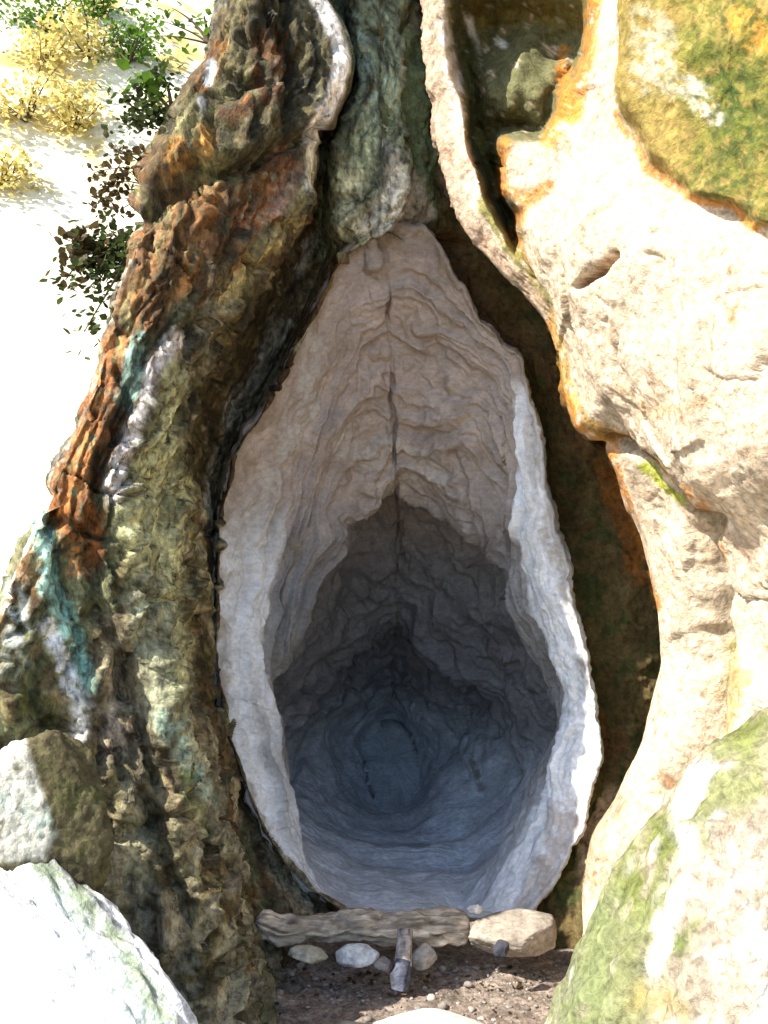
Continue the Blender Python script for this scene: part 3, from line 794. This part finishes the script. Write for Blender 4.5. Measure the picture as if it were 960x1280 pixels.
# rim painted blue-white for the sky and bounce light it catches
rowf = ((np.arange(gc.shape[0]) - 15) / 76.0)[:, None] + .10 * fbm(gc * 6, 3)
left_s = sstep(520, 480, u)
rimm = sstep(1.06, 0.88, rowf) * (left_s * sstep(600, 720, v) + (1 - left_s) * sstep(465, 500, v))
rimm = rimm[..., None]
edge = (sstep(.30, .04, rowf + .35 * fbm(gc * 9, 4, .6, 19)) * sstep(.2, .25, s_true))[..., None]
cc = cc * (1 - rimm * .85) + np.array((0.74, 0.78, 0.83)) * (1 + .6 * np.minimum(cn + .1, .2)) * rimm * .85
cc = cc * (1 - edge * .6) + np.array((0.26, 0.20, 0.13)) * edge * .6
capc = sstep(0.12, 0.2, srow)[..., None]
pc = [('line', [(480, 615), (465, 612), (500, 605)], 10, (0.55, 0.50, 0.42), .7, 5, .5),
      ('line', [(395, 420), (385, 500), (350, 590), (310, 660)], 20, (0.52, 0.50, 0.47), .6, 14, .5),
      ('line', [(430, 560), (500, 570), (540, 590)], 24, (0.52, 0.49, 0.44), .55, 12, .6),
      ('line', [(590, 955), (600, 985)], 7, (0.17, 0.12, 0.09), .7, 4, .3),
      ('line', [(675, 660), (690, 690), (700, 720)], 10, (0.33, 0.28, 0.24), .6, 6, .6),
      ('poly', [(690, 1000), (735, 1000), (700, 1090), (665, 1143), (640, 1143)], 10, (0.45, 0.38, 0.33), .6, 10, .5)]
cc = paint(cc, u, v, gc, pc)
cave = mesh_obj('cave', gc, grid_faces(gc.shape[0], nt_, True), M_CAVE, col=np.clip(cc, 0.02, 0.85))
tag(cave, 'pale grey carved cave tunnel narrowing into the dark', kind='structure')

# ------------------------------------------------------------------ GROUND and far slope
gx = np.concatenate([-np.geomspace(400, 2.2, 30), np.linspace(-2, 2, 230), np.geomspace(2.2, 400, 30)])
gy = np.concatenate([-np.geomspace(400, 0.5, 30), np.linspace(-0.3, 2.6, 40), np.linspace(2.62, 4.05, 150), np.geomspace(4.2, 400, 40)])
X, Y = np.meshgrid(gx, gy)
Z = 0.0 * X
pg = np.stack([X, Y, Z], -1)
loc = np.exp(-((X / 3) ** 2 + ((Y - 3) / 3) ** 2))
Z = 0.05 * fbm(pg * 1.5, 3) * loc + 0.016 * fbm(pg * 9, 4) * loc + 0.008 * fbm(pg * 40, 3, .6) * loc
Z -= 0.06 * sstep(3.0, 4.3, Y) * 0 + 0.03
Z = Z - 1.6 * sstep(4.0, 4.25, Y) * sstep(2.0, 1.4, np.abs(X)) * sstep(9.5, 9.0, Y)
pg[..., 2] = Z
cn = fbm(pg * 7, 5, .6)[..., None]
cn2 = fbm(pg * 30, 4, .6, 8)[..., None]
cgd = np.array((0.27, 0.215, 0.175)) * (1 + .5 * cn) * (1 + .3 * cn2)
cgd = cgd * (1 - sstep(.15, .35, cn2) * .6) + np.array((0.38, 0.33, 0.28)) * sstep(.15, .35, cn2) * .6
far = sstep(2.0, 5.0, np.abs(X))[..., None]
cgd = cgd * (1 - far) + np.array((0.45, 0.40, 0.28)) * far
ground = mesh_obj('ground', pg, grid_faces(*pg.shape[:2]), M_GROUND, col=np.clip(cgd, .02, .8))
tag(ground, 'trodden brown dirt floor in front of the cave', kind='structure')

hx = np.linspace(-11, -1.15, 240)
hs = np.linspace(0, 1, 240)
X, S = np.meshgrid(hx, hs)
X = X + (X + 11) / 9.85 * 6 * np.clip(S - .08, 0, 1)
Yh = 6.2 + 9 * S + 0.25 * (X + 4)
Zh = -0.4 + 12.5 * S ** 0.85
ph = np.stack([X, Yh, Zh], -1)
ph[..., 2] += 0.25 * fbm(ph * 0.4, 3) + 0.02 * fbm(ph * 2.5, 3)
uh, vh = uv_of(ph)
ch = np.array((0.64, 0.59, 0.44)) * (1 + .08 * fbm(ph * 1.2, 4)[..., None])
dry = (sstep(.08, .3, fbm(ph * 1.6, 5, .65, 3)) * sstep(260, 180, vh) * .8)[..., None]
ch = ch * (1 - dry) + np.array((0.46, 0.34, 0.08)) * dry
grn = (sstep(.2, .4, fbm(ph * 2.2, 4, .65, 13)) * sstep(160, 60, vh) * .7)[..., None]
ch = ch * (1 - grn) + np.array((0.25, 0.33, 0.06)) * grn
hillside = mesh_obj('hillside', ph, grid_faces(*ph.shape[:2]), M_HILL, col=np.clip(ch, .05, .85))
tag(hillside, 'glaring pale dry hillside behind the left buttress', kind='structure')

# ------------------------------------------------------------------ boulders and stones
def icosphere(sub):
    bm = bmesh.new()
    bmesh.ops.create_icosphere(bm, subdivisions=sub, radius=1.0)
    vtx = np.array([w.co[:] for w in bm.verts])
    fc = np.array([[w.index for w in f.verts] for f in bm.faces])
    bm.free()
    return vtx, fc
ICO = {k: icosphere(k) for k in (2, 3, 4, 5, 6)}

def rock_shape(sub, size, seed, lump=0.3, facets=6, fine=0.02):
    vtx, fc = ICO[sub]
    rg = np.random.default_rng(seed)
    p = vtx.copy()
    p *= (1 + lump * fbm(vtx * 1.3, 3, .5, seed * 3.1))[:, None]
    for k in range(facets):
        n = rg.normal(size=3)
        n /= np.linalg.norm(n)
        h = rg.uniform(0.62, 0.9)
        d = p @ n - h
        p -= np.outer(np.clip(d, 0, None) * 0.85, n)
    p *= (1 + fine * ridged(vtx * 5, 3, .55, seed) + fine * fbm(vtx * 14, 3, .6, seed))[:, None]
    return p * np.array(size), fc

def boulder(name, loc, size, rot, seed, colfn, label, cat, mat=None, sub=6, group=None, **kw):
    p, fc = rock_shape(sub, size, seed, **kw)
    R = np.array(Matrix.Rotation(rot[2], 3, 'Z') @ Matrix.Rotation(rot[1], 3, 'Y') @ Matrix.Rotation(rot[0], 3, 'X'))
    p = p @ R.T
    wp = p + np.array(loc)
    c = colfn(wp)
    o = mesh_obj(name, p, fc, mat or M_BOULDER, col=np.clip(c, .01, .88))
    o.location = loc
    return tag(o, label, cat, group)

# mossy slab at lower right
def col_moss(w):
    u, v = uv_of(w)
    n1 = fbm(w * 5, 5, .6)[:, None]
    n2 = fbm(w * 14, 4, .6, 30)[:, None]
    c = np.array((0.36, 0.30, 0.22)) * (1 + .45 * n1)
    c = c * (1 - sstep(.1, .4, n2)) + np.array((0.62, 0.60, 0.54)) * sstep(.1, .4, n2)
    return paint(c, u, v, w, [
        ('poly', [(955, 830), (860, 960), (800, 1040), (740, 1130), (700, 1300), (800, 1300), (840, 1150), (880, 1040), (960, 1000), (980, 900)], 24, (0.17, 0.185, 0.07), .9, 30, .3),
        ('poly', [(790, 1050), (840, 1010), (850, 1060), (800, 1150), (780, 1130)], 26, (0.14, 0.16, 0.04), .95, 18, .3),
        ('line', [(745, 1130), (725, 1220), (712, 1300)], 46, (0.165, 0.19, 0.08), .9, 16, .3),
        ('line', [(925, 920), (950, 900)], 24, (0.16, 0.18, 0.05), .85, 14, .4),
        ('line', [(855, 1185), (875, 1150)], 12, (0.09, 0.13, 0.02), .9, 9, .45),
        ('line', [(880, 960), (850, 1010), (860, 1060), (830, 1150), (820, 1200)], 16, (0.7, 0.7, 0.64), .9, 14, .5),
        ('line', [(800, 1240), (850, 1260)], 18, (0.35, 0.27, 0.08), .6, 12, .6),
        ('line', [(925, 1050), (900, 1130), (930, 1200)], 30, (0.55, 0.40, 0.30), .6, 18, .5)])
boulder('boulder', P(1075, 1325, 2.55), (0.70, 0.6, 1.12), (0.0, 0.52, 0.0), 11, col_moss,
        'big sunlit boulder with bright green moss and white lichen right of the dirt floor', 'boulder', lump=.12, facets=3, fine=.035)

def col_pale(w):
    u, v = uv_of(w)
    n1 = fbm(w * 6, 5, .6)[:, None]
    c = np.array((0.78, 0.79, 0.80)) * (1 + .12 * n1)
    return paint(c, u, v, w, [
        ('line', [(10, 1040), (100, 1125), (150, 1190), (215, 1290)], 22, (0.30, 0.36, 0.22), .9, 12, .35),
        ('line', [(60, 1110), (130, 1190), (190, 1290)], 20, (0.45, 0.55, 0.48), .6, 14, .5)])
rA, rB = P(-10, 1035, 2.6), P(222, 1295, 2.3)
ax_d = (rB - rA) / np.linalg.norm(rB - rA)
ax_n = np.array([-0.42, -0.5, 0.75])
ax_n = ax_n - (ax_n @ ax_d) * ax_d
ax_n /= np.linalg.norm(ax_n)
ax_e = np.cross(ax_n, ax_d)
if ax_e[0] < 0: ax_e = -ax_e; ax_d = -ax_d
eul = Matrix(np.stack([ax_d, ax_e, ax_n], 1).tolist()).to_euler('XYZ')
boulder('boulder', (rA + rB) / 2 - ax_e * 0.40 - ax_n * 0.12 + np.array([-.02, 0, .0]), (0.78, 0.48, 0.24), tuple(eul), 5, col_pale,
        'glaring white boulder with a thin green mossy edge at the buttress foot', 'boulder', lump=.1, facets=1, fine=.035)

def col_lit_shade(w):
    u, v = uv_of(w)
    n1 = fbm(w * 8, 5, .6)[:, None]
    n2 = fbm(w * 22, 4, .6, 31)[:, None]
    c = np.array((0.11, 0.092, 0.045)) * (1 + .6 * n1) * (1 + .5 * n2)
    c = c * (1 - .5 * sstep(.1, .35, n1)) + np.array((0.10, 0.11, 0.03)) * .5 * sstep(.1, .35, n1)
    return paint(c, u, v, w, [
        ('poly', [(-60, 900), (32, 915), (48, 980), (62, 1045), (55, 1075), (-60, 1080)], 5, (0.60, 0.58, 0.48), .95, 8, .15),  # left facet painted as sunlit, the shaded side keeps the dark base
        ('line', [(5, 1000), (40, 1010), (55, 1040)], 16, (0.40, 0.50, 0.42), .6, 12, .6)])
boulder('boulder', P(48, 1040, 2.72), (0.20, 0.20, 0.245), (0.1, -0.15, 0.35), 23, col_lit_shade,
        'smaller angular boulder with a lit and a shaded side painted on, against the buttress', 'boulder', lump=.2, facets=9, fine=.028)

# ------------------------------------------------------------------ sill: log, slab, stones, peg
def loft_tube(path, radii, nseg=20, seed=0, knob=0.12, flat=1.0, mat=None, name='log', colr=(0.3, 0.25, 0.18), fine=0.05, split=0.0, fang=0.0):
    path = np.array(path, float)
    n = 70
    t = np.linspace(0, len(path) - 1, n)
    c = blur(np.stack([np.interp(t, np.arange(len(path)), path[:, i]) for i in range(3)], -1), 3, 0)
    r = np.interp(t, np.arange(len(path)), radii)
    tg = np.gradient(c, axis=0)
    tg /= np.linalg.norm(tg, axis=1)[:, None]
    up = np.array([0, 0, 1.0]) if abs(tg[0, 2]) < .8 else np.array([0, 1.0, 0])
    s = np.cross(tg, up); s /= np.linalg.norm(s, axis=1)[:, None]
    w = np.cross(s, tg)
    a = np.linspace(0, 2 * math.pi, nseg * 2, endpoint=False)
    ring = s[:, None] * np.cos(a)[None, :, None] + w[:, None] * np.sin(a)[None, :, None] * flat
    L_ = np.concatenate([[0], np.cumsum(np.linalg.norm(np.diff(c, axis=0), axis=1))])
    sc = r.mean()
    pp = np.stack([np.broadcast_to(L_[:, None] / sc * .45, (n, len(a))), np.cos(a)[None] * 1.6 + 0 * L_[:, None], np.sin(a)[None] * 1.6 + 0 * L_[:, None]], -1)
    rad = r[:, None] * (1 + knob * fbm(pp, 3, .5, seed) + fine * ridged(pp * np.array([1.2, 3, 3]), 3, .6, seed + 5))
    spl = np.exp(-((np.angle(np.exp(1j * (a[None] - fang - .5 * fbm(np.stack([L_ * 6, 0 * L_, 0 * L_ + seed], -1), 3)[:, None])))) / .16) ** 2)
    rad = rad * (1 - split * spl)
    endf = np.minimum(np.arange(n), np.arange(n)[::-1])
    rad = rad * np.sqrt(np.clip((endf + .15) / 2.2, 0.0, 1))[:, None]
    g = c[:, None] + ring * rad[..., None]
    o3 = c[n // 2].copy(); o3[2] = g[..., 2].min()
    cn = fbm(pp * np.array([.3, 3, 3]), 4, .6, seed + 9)[..., None]
    cn2 = fbm(g * 30, 3, .6, seed)[..., None]
    cl_ = np.array(colr) * np.clip(.9 + .7 * cn + .3 * cn2, .2, 2)
    crk = sstep(.72, .95, ridged(pp * np.array([.25, 3.0, 3.0]), 2, .5, seed + 31))[..., None]
    cl_ = cl_ * (1 - .75 * crk)
    g = g - ring * (rad * .16 * crk[..., 0])[..., None]
    o = mesh_obj(name, g - o3, grid_faces(n, len(a), True), mat or M_WOOD, col=np.clip(cl_, .02, .8))
    o.location = o3
    return o

lg = loft_tube([P(316, 1150, 3.62), P(350, 1164, 3.63), P(385, 1160, 3.64), P(420, 1163, 3.65), P(450, 1158, 3.65), P(480, 1162, 3.66), P(540, 1158, 3.67), P(592, 1161, 3.68)],
               [.036, .050, .044, .050, .060, .050, .062, .054], 20, 3, .55, .85, name='log', colr=(0.60, 0.51, 0.40), fine=.3, split=.4, fang=math.radians(-15))
tag(lg, 'weathered pale timber log laid across the cave sill', 'log')

def stone(u, v, d, w, h, dep, seed, c, label, rot=0.0, name='stone', sub=4, group=None, facets=6, lump=.25):
    p, fc = rock_shape(sub, (w / 2, dep / 2, h / 2), seed, lump, facets, .03)
    p = p @ np.array(Matrix.Rotation(rot, 3, 'Y')).T
    loc = P(u, v, d)
    zmin = p[:, 2].min()
    wp = p + loc
    n1 = fbm(wp * 25, 4, .6, seed)[:, None]
    o = mesh_obj(name, p - np.array([0, 0, zmin]), fc, M_STONE, col=np.clip(np.array(c) * (1 + .3 * n1), .02, .85))
    o.location = loc + np.array([0, 0, zmin])
    return tag(o, label, 'stone', group)

stone(648, 1166, 3.62, .37, .135, .22, 41, (0.30, 0.26, 0.21), 'flat brown-topped stone block at the end of the log', -.03, name='stone_block', sub=5, facets=9, lump=.1)
stone(445, 1194, 3.50, .145, .075, .10, 42, (0.62, 0.64, 0.65), 'rounded bluish-white stone tucked under the log', .05)
stone(383, 1193, 3.52, .135, .055, .09, 43, (0.45, 0.42, 0.33), 'thin pale stone wedged under the log beside the bluish-white one', .1)
stone(527, 1196, 3.52, .11, .075, .09, 44, (0.40, 0.37, 0.33), 'grey angular stone under the log beside the upright peg', -.15)
stone(478, 1206, 3.50, .08, .045, .07, 49, (0.33, 0.29, 0.26), 'small brown-grey stone between the bluish-white stone and the peg', .1)
stone(593, 1137, 3.70, .055, .036, .05, 45, (0.72, 0.70, 0.66), 'small white pebble lying on top of the log end')
stone(626, 1186, 3.46, .05, .06, .045, 46, (0.05, 0.05, 0.065), 'small dark stone leaning against the stone block', .5)
stone(540, 1284, 3.12, .42, .06, .20, 47, (0.55, 0.54, 0.50), 'flat pale stone slab set into the dirt floor', .02, facets=8, lump=.12, sub=5)
stone(450, 1290, 3.1, .2, .05, .12, 48, (0.40, 0.36, 0.30), 'flat tan stone beside the pale slab in the dirt', .0)

pg_ = empty('peg', P(501, 1236, 3.40))
pl = Vector(pg_.location)
top = loft_tube([P(506, 1160, 3.50), P(505, 1185, 3.47), P(503, 1208, 3.44)], [.026, .027, .028], 10, 5, .15, 1, name='bare_shaft', colr=(0.42, 0.38, 0.36))
bot = loft_tube([P(504, 1200, 3.45), P(501, 1220, 3.42), P(498, 1240, 3.40)], [.029, .033, .028], 10, 6, .25, 1, name='charred_tip', colr=(0.10, 0.11, 0.15))
for o in (top, bot):
    o.location = Vector(o.location) - pl
    o.parent = pg_
tag(pg_, 'short upright wooden peg with a dark tip propped against the log', 'peg')

# gravel on the dirt: nobody could count it
vtx, fc = ICO[2]
rg = np.random.default_rng(3)
VV, FF, CC = [], [], []
k = 0
for i in range(1500):
    x, y = rg.uniform(-0.75, 0.75), rg.uniform(2.85, 3.75)
    if x < -0.35 - 0.25 * (3.6 - y) - .25:
        continue
    s = rg.choice([.003, .0045, .007, .012], p=[.45, .35, .17, .03]) * rg.uniform(.7, 1.3)
    p = vtx * (1 + .35 * fbm(vtx * 1.2, 2, .5, i))[:, None] * s * np.array([rg.uniform(.8, 1.4), rg.uniform(.8, 1.4), rg.uniform(.5, .9)])
    VV.append(p + np.array([x, y, -.03 + s * .3 + .05 * 0]))
    FF.append(fc + k)
    k += len(vtx)
    b = rg.uniform(.14, .38)
    CC.append(np.tile(np.array((b, b * .88, b * .78)), (len(vtx), 1)))
VV = np.concatenate(VV)
jj = np.clip(np.searchsorted(gx, VV[:, 0]), 0, len(gx) - 1)
ii = np.clip(np.searchsorted(gy, VV[:, 1]), 0, len(gy) - 1)
# seat each pebble on the dirt
nv = len(vtx)
zc = Z[ii, jj].reshape(-1, nv).mean(1)
VV[:, 2] += np.repeat(zc + .03, nv)
gv = mesh_obj('gravel', VV, np.concatenate(FF), M_STONE, col=np.concatenate(CC))
tag(gv, 'loose gravel and grit scattered on the dirt floor', 'gravel', kind='stuff')

# ------------------------------------------------------------------ plants at the left edge and on the slope
def bare_leaf(rg, size):
    L_ = size * rg.uniform(.7, 1.3)
    w = L_ * rg.uniform(.28, .45)
    b = rg.uniform(-.15, .25) * L_
    pts = np.array([[0, 0, 0], [L_ * .35, w, b * .3], [L_ * .75, w * .7, b * .8], [L_, 0, b * 1.2], [L_ * .75, -w * .7, b * .8], [L_ * .35, -w, b * .3], [L_ * .5, 0, -.08 * L_ + b * .5]])
    f = np.array([[0, 6, 1], [1, 6, 2], [2, 6, 3], [3, 6, 4], [4, 6, 5], [5, 6, 0]])
    R = np.array(Matrix.Rotation(rg.uniform(0, 6.28), 3, 'Z') @ Matrix.Rotation(rg.uniform(-.9, .9), 3, 'Y') @ Matrix.Rotation(rg.uniform(-1, 1), 3, 'X'))
    return pts @ R.T, f

def shrub(base, tips, leaf, n, spread, mat, seed, label, cat='shrub', name='shrub', group=None, thick=.009):
    """stems from a foot on the rock to the given tips, leaves along them"""
    rg = np.random.default_rng(seed)
    root = empty(name, base)
    base = np.array(base, float)
    sv, sf, lv, lf = [], [], [], []
    ks = kl = 0
    for tp in tips:
        tp = np.array(tp, float)
        m = 10
        t = np.linspace(0, 1, m)[:, None]
        sag = np.array([rg.normal() * .08, rg.normal() * .08, rg.uniform(.02, .15)]) * np.linalg.norm(tp - base)
        c = base * (1 - t) + tp * t + np.sin(t * math.pi) * sag
        a = np.linspace(0, 6.283, 6)[:-1]
        ring = np.stack([np.cos(a), np.sin(a), 0 * a], -1)
        rr = (thick * (1 - .75 * t))[:, None]
        g = c[:, None] + ring[None] * rr
        sv.append(g.reshape(-1, 3) - base)
        sf.append(grid_faces(m, 5, True) + ks)
        ks += m * 5
        for i in range(n):
            tt = rg.uniform(.15, 1.05) ** .7
            q_ = np.array([np.interp(tt, t[:, 0], c[:, j]) for j in range(3)]) + rg.normal(size=3) * spread
            p, f = bare_leaf(rg, leaf)
            lv.append(p + q_ - base)
            lf.append(f + kl)
            kl += len(p)
    mesh_obj('stem', np.concatenate(sv), np.concatenate(sf), M_TWIG, root)
    lo = mesh_obj('leaves', np.concatenate(lv), np.concatenate(lf), mat, root, smooth=False)
    lo['kind'] = 'stuff'
    return tag(root, label, cat, group)

def Pv(u, v, d): return tuple(P(u, v, d))
shrub(Pv(172, 300, 3.4), [Pv(110, 300, 3.35), Pv(100, 340, 3.3), Pv(85, 365, 3.3), Pv(125, 350, 3.35), Pv(105, 415, 3.3), Pv(150, 330, 3.3)], .028, 90, .035, M_LEAF_DARK, 1,
      'dark leafy shrub hanging off the buttress edge under the overhang', thick=.008)
shrub(Pv(172, 310, 3.4), [Pv(88, 320, 3.32), Pv(82, 350, 3.32), Pv(95, 300, 3.34)], .04, 40, .025, M_LEAF_BROWN, 2, 'withered brown spray of leaves on the buttress edge under the overhang')
shrub(Pv(195, 235, 3.5), [Pv(120, 215, 3.45), Pv(115, 260, 3.45), Pv(140, 185, 3.45), Pv(150, 262, 3.45), Pv(125, 235, 3.4)], .026, 55, .026, M_LEAF_BROWN, 3,
      'sparse brown-leaved twigs sticking out beside the overhang')
shrub(Pv(215, 150, 3.6), [Pv(150, 125, 3.55), Pv(145, 145, 3.55), Pv(170, 150, 3.55), Pv(200, 90, 3.6), Pv(185, 140, 3.5)], .028, 60, .028, M_LEAF_DARK, 4,
      'dark green sprig reaching out from the upper buttress edge')
shrub(Pv(215, 140, 3.6), [Pv(165, 90, 3.6), Pv(175, 105, 3.6)], .055, 12, .02, M_LEAF_GREEN, 5, 'bright lime green leaf cluster above the dark sprig')
shrub(Pv(262, 55, 3.7), [Pv(200, 25, 3.7), Pv(215, 10, 3.7), Pv(185, 45, 3.7), Pv(255, 20, 3.7)], .03, 14, .03, M_LEAF_GREEN, 6, 'thin green twig spray at the very top of the buttress edge')
for i, (uu, vv_, dd, r_, m_, lab) in enumerate([
        (110, 55, 9.5, .45, M_LEAF_DRY, 'wide ochre bush on the pale hillside'),
        (55, 60, 9.8, .25, M_LEAF_DRY, 'small ochre bush beside the wide ochre one on the hillside'),
        (30, 135, 9.2, .5, M_LEAF_DRY, 'straggling yellow bush low on the pale hillside'),
        (92, 140, 9.0, .28, M_LEAF_DRY, 'slanting orange-yellow tuft of dry leaves on the hillside'),
        (130, 5, 10, .25, M_LEAF_GREEN, 'bright green bush high on the pale hillside'),
        (60, 20, 10, .4, M_LEAF_GREEN, 'loose green bush between the ochre bushes on the hillside'),
        (160, 60, 9.4, .35, M_LEAF_GREEN, 'green and yellow bush on the hillside just behind the buttress top'),
        (5, 215, 8.9, .3, M_LEAF_DRY, 'yellowish pink dry tuft lowest on the hillside')]):
    # find the slope under this bearing
    du_ = np.hypot(uh - uu, vh - (vv_ + 20))
    a_, b_ = np.unravel_index(np.argmin(du_), du_.shape)
    bp_ = ph[a_, b_]
    rg = np.random.default_rng(50 + i)
    tips = [bp_ + np.array([rg.normal() * r_ * .7, rg.normal() * r_ * .3 - .1, abs(rg.normal()) * r_ * .6 + .05]) for _ in range(9)]
    shrub(tuple(bp_), tips, .055, 60, .11, m_, 60 + i, lab, name='bush', cat='bush', thick=.012)

# ------------------------------------------------------------------ moss tufts (uncountable), real blades standing on the rock
M_TUFT = rock_mat('moss_blades', 30, 0.0, 0.001, 0.9, 0.3, 0.1)
def moss(name, pts, nrm, wgt, n, size, seed, c0, c1, label):
    rg = np.random.default_rng(seed)
    w = np.clip(wgt, 0, None).ravel()
    idx = rg.choice(len(w), n, p=w / w.sum())
    p0 = pts.reshape(-1, 3)[idx]
    nn = nrm.reshape(-1, 3)[idx]
    VV, CC = [], []
    for b in range(4):
        d = nn + rg.normal(size=(n, 3)) * .7 + np.array([0, 0, .25])
        d /= np.linalg.norm(d, axis=1)[:, None]
        sd = np.cross(d, rg.normal(size=(n, 3)))
        sd /= np.linalg.norm(sd, axis=1)[:, None]
        L_ = size * rg.uniform(.5, 1.4, (n, 1))
        o_ = p0 + rg.normal(size=(n, 3)) * size * .35 - nn * size * .2
        VV.append(np.stack([o_ - sd * L_ * .22, o_ + sd * L_ * .22, o_ + d * L_], 1))
        t = rg.uniform(0, 1, (n, 1, 1))
        CC.append(np.broadcast_to(np.array(c0) * (1 - t) + np.array(c1) * t, (n, 3, 3)))
    VV = np.concatenate(VV).reshape(-1, 3)
    o = mesh_obj(name, VV, np.arange(len(VV)).reshape(-1, 3), M_TUFT, col=np.concatenate(CC).reshape(-1, 3), smooth=False)
    return tag(o, label, 'moss', kind='stuff')
u, v = uv_of(gl)
Nl = grid_normals(gl)
if (Nl[200, 150] @ np.array([0, -1, 0])) < 0: Nl = -Nl
wl = sstep(.05, .3, fbm(gl * 5, 4, .6, 44)) * (gl[..., 1] < 3.9) * (v > -40) * (v < 1290) * (Nl[..., 1] < .2)
wl = wl * (0.25 + sstep(900, 1050, v) + sstep(420, 250, v) * .6)
moss('moss', gl, Nl, wl, 6000, .007, 7, (0.03, 0.035, 0.01), (0.10, 0.10, 0.025), 'dark olive moss in the hollows of the left buttress')

# dead leaves and bits of twig lying on the dirt
rg = np.random.default_rng(77)
LV, LF, k = [], [], 0
for i in range(170):
    x, y = rg.uniform(-.6, .6), rg.uniform(2.9, 3.72)
    if i % 3 == 0: y = rg.uniform(3.5, 3.62)
    p, f = bare_leaf(rg, rg.uniform(.012, .03))
    p[:, 2] *= .4
    gi, gj = min(np.searchsorted(gy, y), len(gy) - 1), min(np.searchsorted(gx, x), len(gx) - 1)
    LV.append(p + np.array([x, y, Z[gi, gj] + .005])); LF.append(f + k); k += len(p)
lit = mesh_obj('leaf_litter', np.concatenate(LV), np.concatenate(LF), M_LEAF_BROWN, smooth=False)
tag(lit, 'dead brown leaves strewn on the dirt floor', 'leaf litter', kind='stuff')
